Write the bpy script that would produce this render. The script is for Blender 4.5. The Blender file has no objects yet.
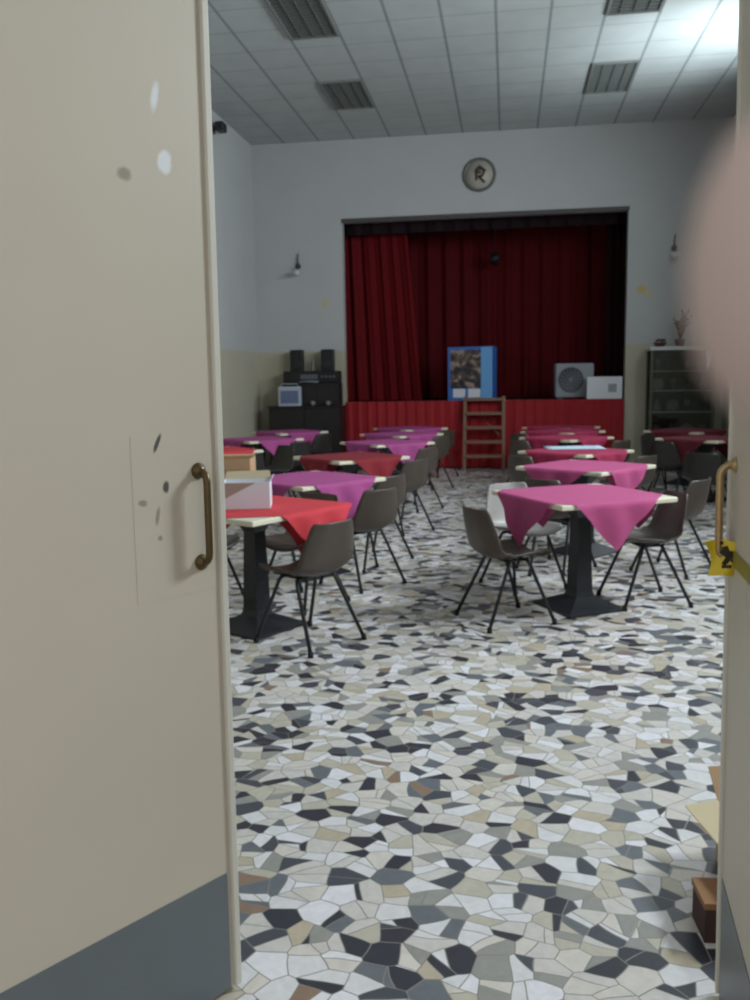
import bpy, math, random
from mathutils import Vector, Matrix
random.seed(7)
SC = bpy.context.scene
COL = SC.collection
PI = math.pi
R = math.radians

# ------------------------------------------------------------------ mesh helper
class MB:
    def __init__(self): self.v = []; self.f = []; self.sm = []
    def add(self, vs, fs, smooth=False, M=None):
        n = len(self.v)
        self.v += [tuple(M @ Vector(p)) if M else tuple(p) for p in vs]
        self.f += [tuple(i + n for i in f) for f in fs]
        self.sm += [smooth] * len(fs)
        return self
    def box(self, x0, x1, y0, y1, z0, z1, M=None, bev=0.0):
        b = min(bev, (x1-x0)*.45, (y1-y0)*.45, (z1-z0)*.45)
        if b <= 0:
            vs = [(x, y, z) for z in (z0, z1) for y in (y0, y1) for x in (x0, x1)]
            fs = [(0,2,3,1), (4,5,7,6), (0,1,5,4), (2,6,7,3), (0,4,6,2), (1,3,7,5)]
            return self.add(vs, fs, False, M)
        # chamfered box: rings of octagon-like loops
        def ring(z, d):
            return [(x0+d+b,y0+d,z),(x1-d-b,y0+d,z),(x1-d,y0+d+b,z),(x1-d,y1-d-b,z),(x1-d-b,y1-d,z),(x0+d+b,y1-d,z),(x0+d,y1-d-b,z),(x0+d,y0+d+b,z)]
        vs = ring(z0, b) + ring(z0+b, 0) + ring(z1-b, 0) + ring(z1, b)
        fs = [tuple(range(7, -1, -1)), tuple(range(24, 32))]
        for k in range(3):
            for i in range(8):
                j = (i+1) % 8
                fs.append((k*8+i, k*8+j, k*8+8+j, k*8+8+i))
        return self.add(vs, fs, False, M)
    def tube(self, pts, r, n=10, M=None, caps=True):
        pts = [Vector(p) for p in pts]
        rs = r if isinstance(r, (list, tuple)) else [r]*len(pts)
        vs = []; fs = []
        ref = Vector((0, 0, 1))
        prev = None
        for i, p in enumerate(pts):
            t = (pts[min(i+1, len(pts)-1)] - pts[max(i-1, 0)]).normalized()
            if prev is None:
                u = t.cross(ref)
                if u.length < .1: u = t.cross(Vector((1, 0, 0)))
            else:
                u = prev - t*prev.dot(t)
            u.normalize(); prev = u
            w = t.cross(u)
            for k in range(n):
                a = 2*PI*k/n
                vs.append(p + (u*math.cos(a) + w*math.sin(a))*rs[i])
        for i in range(len(pts)-1):
            for k in range(n):
                j = (k+1) % n
                fs.append((i*n+k, i*n+j, (i+1)*n+j, (i+1)*n+k))
        if caps:
            fs.append(tuple(range(n-1, -1, -1))); fs.append(tuple(range((len(pts)-1)*n, len(pts)*n)))
        return self.add(vs, fs, True, M)
    def lathe(self, prof, n=24, M=None):
        vs = []; fs = []
        for (r, z) in prof:
            for k in range(n):
                a = 2*PI*k/n
                vs.append((r*math.cos(a), r*math.sin(a), z))
        for i in range(len(prof)-1):
            for k in range(n):
                j = (k+1) % n
                fs.append((i*n+k, i*n+j, (i+1)*n+j, (i+1)*n+k))
        fs.append(tuple(range(n-1, -1, -1))); fs.append(tuple(range((len(prof)-1)*n, len(prof)*n)))
        return self.add(vs, fs, True, M)
    def grid(self, fn, nu, nv, smooth=True):
        vs = [fn(i/nu, j/nv) for j in range(nv+1) for i in range(nu+1)]
        fs = [(j*(nu+1)+i, j*(nu+1)+i+1, (j+1)*(nu+1)+i+1, (j+1)*(nu+1)+i) for j in range(nv) for i in range(nu)]
        return self.add(vs, fs, smooth)
    def frustum(self, a0, z0, a1, z1, M=None):
        vs = [(-a0,-a0,z0),(a0,-a0,z0),(a0,a0,z0),(-a0,a0,z0),(-a1,-a1,z1),(a1,-a1,z1),(a1,a1,z1),(-a1,a1,z1)]
        fs = [(3,2,1,0),(4,5,6,7),(0,1,5,4),(1,2,6,5),(2,3,7,6),(3,0,4,7)]
        return self.add(vs, fs, False, M)
    def build(self, name, mat, parent=None, loc=None, rz=0.0):
        me = bpy.data.meshes.new(name)
        me.from_pydata(self.v, [], self.f)
        me.update()
        for p, s in zip(me.polygons, self.sm): p.use_smooth = s
        me.materials.append(mat)
        o = bpy.data.objects.new(name, me); COL.objects.link(o)
        if parent: o.parent = parent
        if loc: o.location = loc
        o.rotation_euler.z = rz
        return o

def tag(o, label=None, cat=None, group=None, kind=None):
    if label: o['label'] = label
    if cat: o['category'] = cat
    if group: o['group'] = group
    if kind: o['kind'] = kind
    return o
def empty(name, loc, rz=0.0, label=None, cat=None, group=None):
    o = bpy.data.objects.new(name, None); COL.objects.link(o)
    o.empty_display_size = .1
    o.location = loc; o.rotation_euler.z = rz
    return tag(o, label, cat, group)
def copy_tree(o, parent=None):
    c = o.copy(); COL.objects.link(c)
    if parent: c.parent = parent
    for ch in list(o.children): copy_tree(ch, c)
    return c
def M_at(x, y, z, rz=0.0): return Matrix.Translation((x, y, z)) @ Matrix.Rotation(rz, 4, 'Z')

# ------------------------------------------------------------------ materials
def new_mat(name):
    m = bpy.data.materials.new(name); m.use_nodes = True
    nt = m.node_tree; b = nt.nodes['Principled BSDF']
    return m, nt, b
def srgb(r, g, b):
    f = lambda c: (c/255/12.92) if c/255 <= .04045 else ((c/255+.055)/1.055)**2.4
    return (f(r), f(g), f(b), 1)
def N(nt, t, **kw):
    n = nt.nodes.new(t)
    for k, v in kw.items(): setattr(n, k, v)
    return n
def math_n(nt, op, a, b=None):
    n = N(nt, 'ShaderNodeMath', operation=op)
    for i, x in enumerate((a, b)):
        if x is None: continue
        if isinstance(x, (int, float)): n.inputs[i].default_value = x
        else: nt.links.new(x, n.inputs[i])
    return n.outputs[0]
def mixc(nt, fac, a, b):
    n = N(nt, 'ShaderNodeMix', data_type='RGBA')
    for s, x in ((n.inputs[0], fac), (n.inputs[6], a), (n.inputs[7], b)):
        if isinstance(x, (int, float, tuple)): s.default_value = x
        else: nt.links.new(x, s)
    return n.outputs[2]
def plain(name, col, rough=.5, metal=0.0, var=.08, scale=8.0, spec=.5, bump=0.0):
    """paint, plastic, cloth or metal with a little procedural mottling"""
    m, nt, b = new_mat(name)
    tc = N(nt, 'ShaderNodeTexCoord')
    no = N(nt, 'ShaderNodeTexNoise'); no.inputs['Scale'].default_value = scale; no.inputs['Detail'].default_value = 4
    nt.links.new(tc.outputs['Object'], no.inputs['Vector'])
    d = tuple(c*(1-var) for c in col[:3]) + (1,)
    l = tuple(min(1, c*(1+var)) for c in col[:3]) + (1,)
    nt.links.new(mixc(nt, no.outputs['Fac'], d, l), b.inputs['Base Color'])
    b.inputs['Roughness'].default_value = rough
    b.inputs['Metallic'].default_value = metal
    b.inputs['Specular IOR Level'].default_value = spec
    if bump:
        n2 = N(nt, 'ShaderNodeTexNoise'); n2.inputs['Scale'].default_value = 180; n2.inputs['Detail'].default_value = 2
        nt.links.new(tc.outputs['Object'], n2.inputs['Vector'])
        bp = N(nt, 'ShaderNodeBump'); bp.inputs['Strength'].default_value = bump; bp.inputs['Distance'].default_value = .002
        nt.links.new(n2.outputs['Fac'], bp.inputs['Height']); nt.links.new(bp.outputs['Normal'], b.inputs['Normal'])
    return m
def add_spots(m, spots):
    """marks on a painted face: (x, z, rx, rz, turn, colour, softness) in object x/z"""
    nt = m.node_tree; b = nt.nodes['Principled BSDF']
    tc = N(nt, 'ShaderNodeTexCoord')
    cur = b.inputs['Base Color'].links[0].from_socket
    for (x, z, rx, rz, rot, col, soft) in spots:
        mp = N(nt, 'ShaderNodeMapping', vector_type='TEXTURE')
        mp.inputs['Location'].default_value = (x, 0, z)
        mp.inputs['Rotation'].default_value = (0, rot, 0)
        mp.inputs['Scale'].default_value = (rx, 1000, rz)
        nt.links.new(tc.outputs['Object'], mp.inputs['Vector'])
        no = N(nt, 'ShaderNodeTexNoise'); no.inputs['Scale'].default_value = 1.7
        nt.links.new(mp.outputs['Vector'], no.inputs['Vector'])
        le = N(nt, 'ShaderNodeVectorMath', operation='LENGTH'); nt.links.new(mp.outputs['Vector'], le.inputs[0])
        s = math_n(nt, 'ADD', le.outputs['Value'], math_n(nt, 'MULTIPLY', no.outputs['Fac'], .6))
        mr = N(nt, 'ShaderNodeMapRange'); mr.inputs[1].default_value = 1.3 + soft; mr.inputs[2].default_value = 1.3 - soft
        nt.links.new(s, mr.inputs[0])
        cur = mixc(nt, mr.outputs[0], cur, col)
    nt.links.new(cur, b.inputs['Base Color'])
    return m

def floor_mat():
    m, nt, b = new_mat('palladiana_mosaic')
    tc = N(nt, 'ShaderNodeTexCoord')
    # slightly warped coordinates give the broken-marble shapes crooked sides
    no = N(nt, 'ShaderNodeTexNoise'); no.inputs['Scale'].default_value = 5; no.inputs['Detail'].default_value = 1
    nt.links.new(tc.outputs['Object'], no.inputs['Vector'])
    ad = N(nt, 'ShaderNodeVectorMath', operation='MULTIPLY_ADD')
    ad.inputs[1].default_value = (.05, .05, 0)
    nt.links.new(no.outputs['Color'], ad.inputs[0]); nt.links.new(tc.outputs['Object'], ad.inputs[2])
    mp = N(nt, 'ShaderNodeMapping'); mp.inputs['Rotation'].default_value = (0, 0, .35); mp.inputs['Scale'].default_value = (1.0, 1.12, 1)
    nt.links.new(ad.outputs[0], mp.inputs['Vector'])
    SCL = 11.2
    vs = []
    for feat in ('F1', 'DISTANCE_TO_EDGE'):
        v = N(nt, 'ShaderNodeTexVoronoi', feature=feat, voronoi_dimensions='2D')
        v.inputs['Scale'].default_value = SCL; v.inputs['Randomness'].default_value = .9
        nt.links.new(mp.outputs['Vector'], v.inputs['Vector']); vs.append(v)
    sep = N(nt, 'ShaderNodeSeparateColor'); nt.links.new(vs[0].outputs['Color'], sep.inputs[0])
    # most pieces are snapped in two along a straight line
    loc = N(nt, 'ShaderNodeVectorMath', operation='SUBTRACT'); nt.links.new(mp.outputs['Vector'], loc.inputs[0]); nt.links.new(vs[0].outputs['Position'], loc.inputs[1])
    ls = N(nt, 'ShaderNodeSeparateXYZ'); nt.links.new(loc.outputs[0], ls.inputs[0])
    an = math_n(nt, 'MULTIPLY', sep.outputs[1], 6.283)
    sd = math_n(nt, 'ADD', math_n(nt, 'ADD', math_n(nt, 'MULTIPLY', ls.outputs[0], math_n(nt, 'COSINE', an)), math_n(nt, 'MULTIPLY', ls.outputs[1], math_n(nt, 'SINE', an))), math_n(nt, 'MULTIPLY', math_n(nt, 'SUBTRACT', sep.outputs[2], .5), .03))
    on = math_n(nt, 'LESS_THAN', sep.outputs[0], .72)
    half = math_n(nt, 'MULTIPLY', math_n(nt, 'GREATER_THAN', sd, 0.0), on)
    cut = math_n(nt, 'ADD', math_n(nt, 'MULTIPLY', math_n(nt, 'ABSOLUTE', sd), SCL), math_n(nt, 'SUBTRACT', 1.0, on))
    edge = math_n(nt, 'MINIMUM', vs[1].outputs['Distance'], cut)
    ps = N(nt, 'ShaderNodeVectorMath', operation='SCALE'); nt.links.new(vs[0].outputs['Position'], ps.inputs[0]); ps.inputs['Scale'].default_value = 13.7
    wn = N(nt, 'ShaderNodeTexWhiteNoise', noise_dimensions='4D'); nt.links.new(ps.outputs[0], wn.inputs['Vector']); nt.links.new(half, wn.inputs['W'])
    rp = N(nt, 'ShaderNodeValToRGB'); rp.color_ramp.interpolation = 'CONSTANT'
    cols = [(0, (60,60,68)), (.09, (80,82,90)), (.17, (112,116,122)), (.24, (158,156,150)), (.33, (198,190,174)), (.44, (214,208,202)), (.60, (228,225,226)), (.77, (220,212,203)), (.88, (236,233,237)), (.95, (196,182,160)), (.985,(150,124,106))]
    el = rp.color_ramp.elements
    el[0].position = 0; el[0].color = srgb(*cols[0][1]); el[1].position = cols[1][0]; el[1].color = srgb(*cols[1][1])
    for p, c in cols[2:]:
        e = el.new(p); e.color = srgb(*c)
    nt.links.new(wn.outputs['Value'], rp.inputs[0])
    # marble veining inside the pieces
    n2 = N(nt, 'ShaderNodeTexNoise'); n2.inputs['Scale'].default_value = 22; n2.inputs['Detail'].default_value = 6; n2.inputs['Distortion'].default_value = 1.2
    nt.links.new(tc.outputs['Object'], n2.inputs['Vector'])
    mr = N(nt, 'ShaderNodeMapRange'); mr.inputs[3].default_value = .78; mr.inputs[4].default_value = 1.12
    nt.links.new(n2.outputs['Fac'], mr.inputs[0])
    mul = N(nt, 'ShaderNodeMix', data_type='RGBA', blend_type='MULTIPLY'); mul.inputs[0].default_value = 1
    nt.links.new(rp.outputs[0], mul.inputs[6]); nt.links.new(mr.outputs[0], mul.inputs[7])
    # wide worn, slightly warm patches
    n3 = N(nt, 'ShaderNodeTexNoise'); n3.inputs['Scale'].default_value = 1.3; n3.inputs['Detail'].default_value = 3
    nt.links.new(tc.outputs['Object'], n3.inputs['Vector'])
    m3 = N(nt, 'ShaderNodeMapRange'); m3.inputs[1].default_value = .70; m3.inputs[2].default_value = .75; m3.inputs[4].default_value = .35
    nt.links.new(n3.outputs['Fac'], m3.inputs[0])
    w = N(nt, 'ShaderNodeMix', data_type='RGBA', blend_type='MULTIPLY')
    nt.links.new(m3.outputs[0], w.inputs[0]); nt.links.new(mul.outputs[2], w.inputs[6]); w.inputs[7].default_value = srgb(214,190,170)
    ge = N(nt, 'ShaderNodeMapRange'); ge.inputs[1].default_value = .012; ge.inputs[2].default_value = .026
    nt.links.new(edge, ge.inputs[0])
    nt.links.new(mixc(nt, ge.outputs[0], srgb(138,134,126), w.outputs[2]), b.inputs['Base Color'])
    b.inputs['Roughness'].default_value = .34
    bp = N(nt, 'ShaderNodeBump'); bp.inputs['Strength'].default_value = .25; bp.inputs['Distance'].default_value = .004
    nt.links.new(ge.outputs[0], bp.inputs['Height']); nt.links.new(bp.outputs['Normal'], b.inputs['Normal'])
    return m

def wall_mat(name, zsplit=2.08, stains=(), up=(180,181,180), low=(180,173,153)):
    m, nt, b = new_mat(name)
    tc = N(nt, 'ShaderNodeTexCoord'); sx = N(nt, 'ShaderNodeSeparateXYZ'); nt.links.new(tc.outputs['Object'], sx.inputs[0])
    no = N(nt, 'ShaderNodeTexNoise'); no.inputs['Scale'].default_value = 1.6; no.inputs['Detail'].default_value = 5
    nt.links.new(tc.outputs['Object'], no.inputs['Vector'])
    mr = N(nt, 'ShaderNodeMapRange'); mr.inputs[1].default_value = zsplit-.02; mr.inputs[2].default_value = zsplit+.02
    nt.links.new(sx.outputs[2], mr.inputs[0])
    c = mixc(nt, mr.outputs[0], srgb(*low), srgb(*up))
    m2 = N(nt, 'ShaderNodeMapRange'); m2.inputs[3].default_value = .92; m2.inputs[4].default_value = 1.05
    nt.links.new(no.outputs['Fac'], m2.inputs[0])
    mul = N(nt, 'ShaderNodeMix', data_type='RGBA', blend_type='MULTIPLY'); mul.inputs[0].default_value = 1
    nt.links.new(c, mul.inputs[6]); nt.links.new(m2.outputs[0], mul.inputs[7])
    nt.links.new(mul.outputs[2], b.inputs['Base Color'])
    b.inputs['Roughness'].default_value = .75
    if stains: add_spots(m, stains)
    return m

TX0 = -.155; TS = .612            # ceiling tile phase and size
def ceiling_mat():
    m, nt, b = new_mat('ceiling_tiles')
    tc = N(nt, 'ShaderNodeTexCoord'); sx = N(nt, 'ShaderNodeSeparateXYZ'); nt.links.new(tc.outputs['Object'], sx.inputs[0])
    def line(sock, ph, half, soft):
        f = math_n(nt, 'FRACT', math_n(nt, 'ADD', math_n(nt, 'DIVIDE', math_n(nt, 'SUBTRACT', sock, ph), TS), 100.5))
        d = math_n(nt, 'ABSOLUTE', math_n(nt, 'SUBTRACT', f, .5))
        r = N(nt, 'ShaderNodeMapRange'); r.inputs[1].default_value = half+soft; r.inputs[2].default_value = half
        nt.links.new(d, r.inputs[0]); return r.outputs[0]
    lx = line(sx.outputs[0], TX0, .022, .012)
    ly = line(sx.outputs[1], 12.3, .016, .012)
    no = N(nt, 'ShaderNodeTexNoise'); no.inputs['Scale'].default_value = 3; no.inputs['Detail'].default_value = 6
    nt.links.new(tc.outputs['Object'], no.inputs['Vector'])
    base = mixc(nt, no.outputs['Fac'], srgb(168,176,174), srgb(192,197,195))
    c = mixc(nt, math_n(nt, 'MULTIPLY', ly, .35), base, srgb(110,120,122))
    c = mixc(nt, math_n(nt, 'MULTIPLY', lx, .7), c, srgb(112,120,120))
    nt.links.new(c, b.inputs['Base Color']); b.inputs['Roughness'].default_value = .8
    return m

def print_mat(name, cols, scale=6.0, rough=.35, dist=1.5):
    m, nt, b = new_mat(name)
    tc = N(nt, 'ShaderNodeTexCoord')
    no = N(nt, 'ShaderNodeTexNoise'); no.inputs['Scale'].default_value = scale; no.inputs['Detail'].default_value = 3; no.inputs['Distortion'].default_value = dist
    nt.links.new(tc.outputs['Object'], no.inputs['Vector'])
    rp = N(nt, 'ShaderNodeValToRGB'); el = rp.color_ramp.elements
    el[0].position = cols[0][0]; el[0].color = srgb(*cols[0][1]); el[1].position = cols[1][0]; el[1].color = srgb(*cols[1][1])
    for p, c in cols[2:]:
        e = el.new(p); e.color = srgb(*c)
    nt.links.new(no.outputs['Fac'], rp.inputs[0]); nt.links.new(rp.outputs[0], b.inputs['Base Color'])
    b.inputs['Roughness'].default_value = rough
    return m
def glass_mat(name, amount=.12, tint=(.9, .95, .95, 1)):
    m = bpy.data.materials.new(name); m.use_nodes = True; nt = m.node_tree; nt.nodes.clear()
    o = N(nt, 'ShaderNodeOutputMaterial'); mx = N(nt, 'ShaderNodeMixShader'); t = N(nt, 'ShaderNodeBsdfTransparent'); g = N(nt, 'ShaderNodeBsdfGlossy')
    t.inputs[0].default_value = tint; g.inputs['Roughness'].default_value = .05; mx.inputs[0].default_value = amount
    nt.links.new(t.outputs[0], mx.inputs[1]); nt.links.new(g.outputs[0], mx.inputs[2]); nt.links.new(mx.outputs[0], o.inputs[0])
    return m

MT = dict(
    floor=floor_mat(), ceiling=ceiling_mat(),
    black=plain('black_metal', (.012,.013,.016,1), .45), rubber=plain('black_rubber', (.01,.01,.01,1), .8),
    pedestal=plain('black_enamel', (.012,.015,.02,1), .4),
    shell=plain('brown_plastic_shell', srgb(78,68,61), .38, var=.06), shell_shaded=plain('brown_shell_darkened_for_shade', srgb(40,37,35), .42, var=.06), shell_pale=plain('pale_grey_plastic_shell', srgb(152,147,143), .4, var=.05),  # second shell is a darker copy of the brown one, shade put into its colour
    top=plain('cream_laminate', srgb(226,218,194), .35, var=.03),
    c_pink=plain('raspberry_cloth', srgb(174,72,120), .85, var=.07, bump=.3), c_red=plain('red_cloth', srgb(198,52,62), .85, var=.07, bump=.3),
    c_purple=plain('magenta_cloth', srgb(164,70,130), .85, var=.07, bump=.3), c_dark=plain('dark_red_cloth', srgb(128,22,34), .85, var=.08, bump=.3),
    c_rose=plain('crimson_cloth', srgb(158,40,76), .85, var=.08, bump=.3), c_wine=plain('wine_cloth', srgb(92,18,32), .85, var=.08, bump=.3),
    curtain=plain('dark_red_velvet', srgb(88,8,15), .8, var=.25, scale=1.2, spec=.2), curtain_b=plain('red_velvet', srgb(98,8,16), .8, var=.2, scale=1.5, spec=.2),
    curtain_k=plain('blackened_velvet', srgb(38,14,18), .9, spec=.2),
    skirt=plain('bright_red_cloth', srgb(152,14,26), .75, var=.1, scale=2),
    valance=plain('black_drape', srgb(34,22,26), .9, spec=.2), stage=plain('dark_stage_boards', srgb(70,54,48), .6),
    stage_wall=plain('dark_stage_wall', srgb(52,40,42), .9), trim=plain('grey_opening_trim', srgb(120,122,120), .6),
    kick=plain('slate_grey_paint', srgb(104,112,116), .4, var=.1, scale=5),
    bronze=plain('aged_bronze', srgb(96,80,52), .35, .7, var=.2, scale=40), brass=plain('pale_brass', srgb(176,150,110), .3, .7, var=.15, scale=40),
    grille=plain('dark_grille', srgb(96,100,96), .6), grille_f=plain('grey_metal_frame', srgb(118,122,118), .5),
    wood=plain('worn_ladder_wood', srgb(128,98,78), .7, var=.2, scale=20), card=plain('brown_cardboard', srgb(178,146,112), .8, var=.06, scale=12),
    card_d=plain('dark_red_brown_card', srgb(66,42,38), .7, var=.15), card_o=plain('orange_brown_card', srgb(146,104,68), .7, var=.2),
    card_l=plain('pale_cardboard', srgb(208,190,156), .8, var=.04), white=plain('white_card', srgb(222,224,230), .55, var=.03), paper=plain('white_paper', srgb(228,230,234), .7, var=.02),
    paleblue=plain('pale_blue_paper', srgb(196,214,232), .7, var=.02), blue=plain('blue_card', srgb(52,108,186), .4, var=.1), skyblue=plain('sky_blue_card', srgb(104,164,218), .4, var=.08),
    greybox=plain('grey_appliance', srgb(150,154,160), .45), greydark=plain('dark_grey_mesh', srgb(88,92,98), .6), sideboard=plain('black_wood', srgb(30,26,26), .45), stereo=plain('black_plastic', srgb(18,19,21), .4),
    silver=plain('silver_plastic', srgb(168,174,186), .35), screen=plain('blue_grey_screen', srgb(96,108,140), .2),
    dial=plain('pale_clock_face', srgb(176,170,156), .5, var=.1, scale=10), rim=plain('grey_clock_rim', srgb(92,98,96), .4), hand=plain('brown_clock_mark', srgb(70,56,48), .5),
    yellow=plain('yellow_vinyl', srgb(222,196,40), .4), ink=plain('black_ink', srgb(44,38,18), .6), twig=plain('dry_brown_twig', srgb(64,48,42), .8), leaf=plain('dry_brown_leaf', srgb(78,62,52), .8),
    pot=plain('brown_pot', srgb(96,66,58), .5), glass=glass_mat('thin_glass', .08, (.72, .76, .74, 1)), pane=glass_mat('window_pane', .06), cabinet=plain('grey_green_cabinet', srgb(84,84,74), .5), cabtop=plain('pale_grey_cap', srgb(196,200,198), .4),  # cabinet glass tint darkened to stand in for the shade inside
    china=plain('shade_greyed_china', srgb(120,122,116), .3), gilt=plain('dull_gold', srgb(110,92,60), .3, .6), winframe=plain('white_window_paint', srgb(214,214,208), .5), skin=plain('skin', srgb(192,174,166), .55, var=.06, scale=90),  # china greyed in its colour to imitate cabinet shade
    nail=plain('fingernail', srgb(226,192,180), .3), sleeve=plain('grey_sleeve', srgb(96,98,104), .9, bump=.3), shade=plain('frosted_shade', srgb(186,188,184), .4), iron=plain('dark_iron', srgb(70,68,64), .5),
)
def cloth_like(o): return o

# ------------------------------------------------------------------ dimensions
D = 15.2            # back wall
XL, XR = -4.42, 3.53
ZC = 5.62
YF = 1.304           # entrance wall (hall face)
SX0, SX1, SZ0, SZ1 = -2.85, 1.95, 1.17, 4.27      # stage opening

def struct(mb, name, mat, **k):
    return tag(mb.build(name, mat, **k), kind='structure')
struct(MB().box(XL-.2, XR+.2, -2.6, D+.2, -.12, 0), 'floor', MT['floor'])
struct(MB().box(XL-.2, XR+.2, YF-.25, D+.2, ZC, ZC+.15), 'ceiling', MT['ceiling'])
wl = MB().box(XL-.2, XL, YF-.25, D+.2, 0, ZC)
struct(wl, 'wall_left', wall_mat('wall_paint_left'))
# right wall with three high windows
WIN = [(3.7, 5.3), (6.9, 8.5), (10.0, 11.7)]; WZ0, WZ1 = 3.15, 4.95
wr = MB().box(XR, XR+.2, YF-.25, D+.2, 0, WZ0).box(XR, XR+.2, YF-.25, D+.2, WZ1, ZC)
ys = [YF-.25] + [y for w in WIN for y in w] + [D+.2]
for a, b_ in zip(ys[::2], ys[1::2]): wr.box(XR, XR+.2, a, b_, WZ0, WZ1)
struct(wr, 'wall_right', wall_mat('wall_paint_right'))
for i, (a, b_) in enumerate(WIN):
    f = MB()
    for (y0, y1, z0, z1) in ((a, b_, WZ0, WZ0+.07), (a, b_, WZ1-.07, WZ1), (a, a+.07, WZ0+.07, WZ1-.07), (b_-.07, b_, WZ0+.07, WZ1-.07), ((a+b_)/2-.03, (a+b_)/2+.03, WZ0+.07, WZ1-.07)):
        f.box(XR+.05, XR+.11, y0, y1, z0, z1)
    w = struct(f, 'window_%d' % (i+1), MT['winframe'])
    MB().box(XR+.078, XR+.082, a+.05, b_-.05, WZ0+.05, WZ1-.05).build('pane', MT['pane'], w)
# back wall around the stage opening
wb = MB().box(XL, SX0, D, D+.2, 0, ZC).box(SX1, XR, D, D+.2, 0, ZC).box(SX0, SX1, D, D+.2, SZ1, ZC)
struct(wb, 'wall_back', wall_mat('wall_paint_back', stains=[(2.18, 2.98, .075, .07, .3, srgb(190,170,110), .25), (-3.18, 2.9, .05, .07, .2, srgb(190,176,130), .25), (2.3, 2.9, .05, .04, .1, srgb(196,180,130), .25)]))
# entrance wall with the doorway
HX0, HX1, DH = -1.107, .460, 2.70
wf = MB().box(XL-.2, HX0-.06, YF-.25, YF, 0, ZC).box(HX1+.06, XR+.2, YF-.25, YF, 0, ZC).box(HX0-.06, HX1+.06, YF-.25, YF, DH+.06, ZC)
struct(wf, 'wall_front', wall_mat('wall_paint_front'))
jm = MB().box(HX0-.06, HX0-.005, YF-.26, YF-.01, 0, DH+.06).box(HX1+.005, HX1+.06, YF-.26, YF-.01, 0, DH+.06).box(HX0-.005, HX1+.005, YF-.26, YF-.01, DH+.005, DH+.06)
MT['door'] = plain('cream_door_paint', srgb(196,188,172), .42, var=.05, scale=2.5)
struct(jm, 'trim_1', MT['door'])
# stage: platform, shell, trim
struct(MB().box(SX0-.7, SX1+.7, D+.2, D+3.2, 0, SZ0).box(SX0, SX1, D+.03, D+.2, 0, SZ0), 'stage_platform', MT['stage'])
st = MB().box(SX0-.9, SX0-.7, D+.2, D+3.2, 0, ZC).box(SX1+.7, SX1+.9, D+.2, D+3.2, 0, ZC).box(SX0-.9, SX1+.9, D+3.2, D+3.4, 0, ZC).box(SX0-.9, SX1+.9, D+.2, D+3.4, ZC, ZC+.1)
struct(st, 'wall_stage', MT['stage_wall'])
tr = MB().box(SX0-.01, SX1+.01, D-.010, D-.001, SZ1-.015, SZ1+.05)
struct(tr, 'trim_2', plain('dark_opening_edge', srgb(74,68,68), .6))

# ------------------------------------------------------------------ doors
def leaf_mat(name, spots): return add_spots(plain(name, srgb(196,188,172), .42, var=.05, scale=2.5), spots)
dk = srgb(84,82,80); lt = srgb(222,226,228); gy = srgb(150,144,128)
def door(idx, hinge, rz, side, mat, hmat, lean=0.0):
    W = .771; T = .045
    s = side                                   # -1: outer face towards local -y
    def sb(mb, x0, x1, d0, d1, z0, z1, bev=0):   # box by depth measured outwards from the outer face
        y0, y1 = sorted((s*d0, s*d1)); mb.box(x0, x1, y0, y1, z0, z1, bev=bev); return mb
    lf = sb(MB(), 0, W, -T, 0, .012, DH-.008, .003).build('door_%d' % idx, mat, loc=(hinge[0], hinge[1], 0), rz=rz)
    lf.rotation_euler.x = lean
    tag(lf, kind='structure')
    sb(MB(), 0.01, W-.022, 0, .002, .014, .328).build('kick_panel', MT['kick'], lf)['label'] = 'slate grey painted kick panel'
    sb(MB(), W-.012, W+.010, -.02, .008, .012, DH-.012, .004).build('edge_strip', MT['strip'], lf)['label'] = 'pale raised strip along the free edge'
    sb(MB(), W-.235, W-.02, 0, .0006, 1.06, 1.43).build('cover_plate', mat, lf)
    # D pull handle
    xh = W-.062; z0, z1 = 1.128, 1.342; p = .033; q = .024
    pts = [(xh, 0, z1)]
    for k in range(5):
        a = PI/2*k/4; pts.append((xh, s*(p-q+q*math.sin(a)), z1-q+q*math.cos(a)))
    for k in range(5):
        a = PI/2*k/4; pts.append((xh, s*(p-q+q*math.cos(a)), z0+q-q*math.sin(a)))
    pts.append((xh, 0, z0))
    h = MB().tube(pts, .0085, 12).build('pull_handle', hmat, lf); h['label'] = 'metal D shaped pull handle'
    for z in (z0, z1):
        Mr = Matrix.Translation((xh, 0, z)) @ Matrix.Rotation(-s*PI/2, 4, 'X')
        MB().lathe([(.019, 0), (.019, .004), (.013, .010), (.009, .016)], 16, Mr).build('rosette', hmat, h)
    for z in (.35, 1.4, 2.45):
        MB().tube([(0, s*.006, z-.06), (0, s*.006, z+.06)], .008, 10).build('hinge', MT['bronze'], lf)
    return lf
MT['strip'] = plain('pale_cream_strip', srgb(206,204,192), .35, var=.03)
W_ = .771
lspots = [(.603, 1.412, .005, .022, .45, dk, .2), (.621, 1.313, .008, .013, .1, dk, .25), (.56, 1.283, .011, .007, .2, gy, .25), (.596, 1.25, .005, .02, .2, gy, .25),
          (.654, 2.013, .017, .024, .1, lt, .2), (.554, 1.973, .016, .013, 0, gy, .3), (.636, 2.143, .008, .028, .2, lt, .4), (.60, 1.20, .006, .006, .2, gy, .3)]
D1 = door(1, (HX0, YF+.012), R(56.3), -1, leaf_mat('cream_door_paint_left', lspots), MT['bronze'], R(.45))
D2 = door(2, (HX1, YF+.012), R(84.9), 1, leaf_mat('cream_door_paint_right', [(W_-.02, 1.15, .05, .05, 0, srgb(176,160,150), .5)]), MT['brass'], R(-.8))

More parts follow.
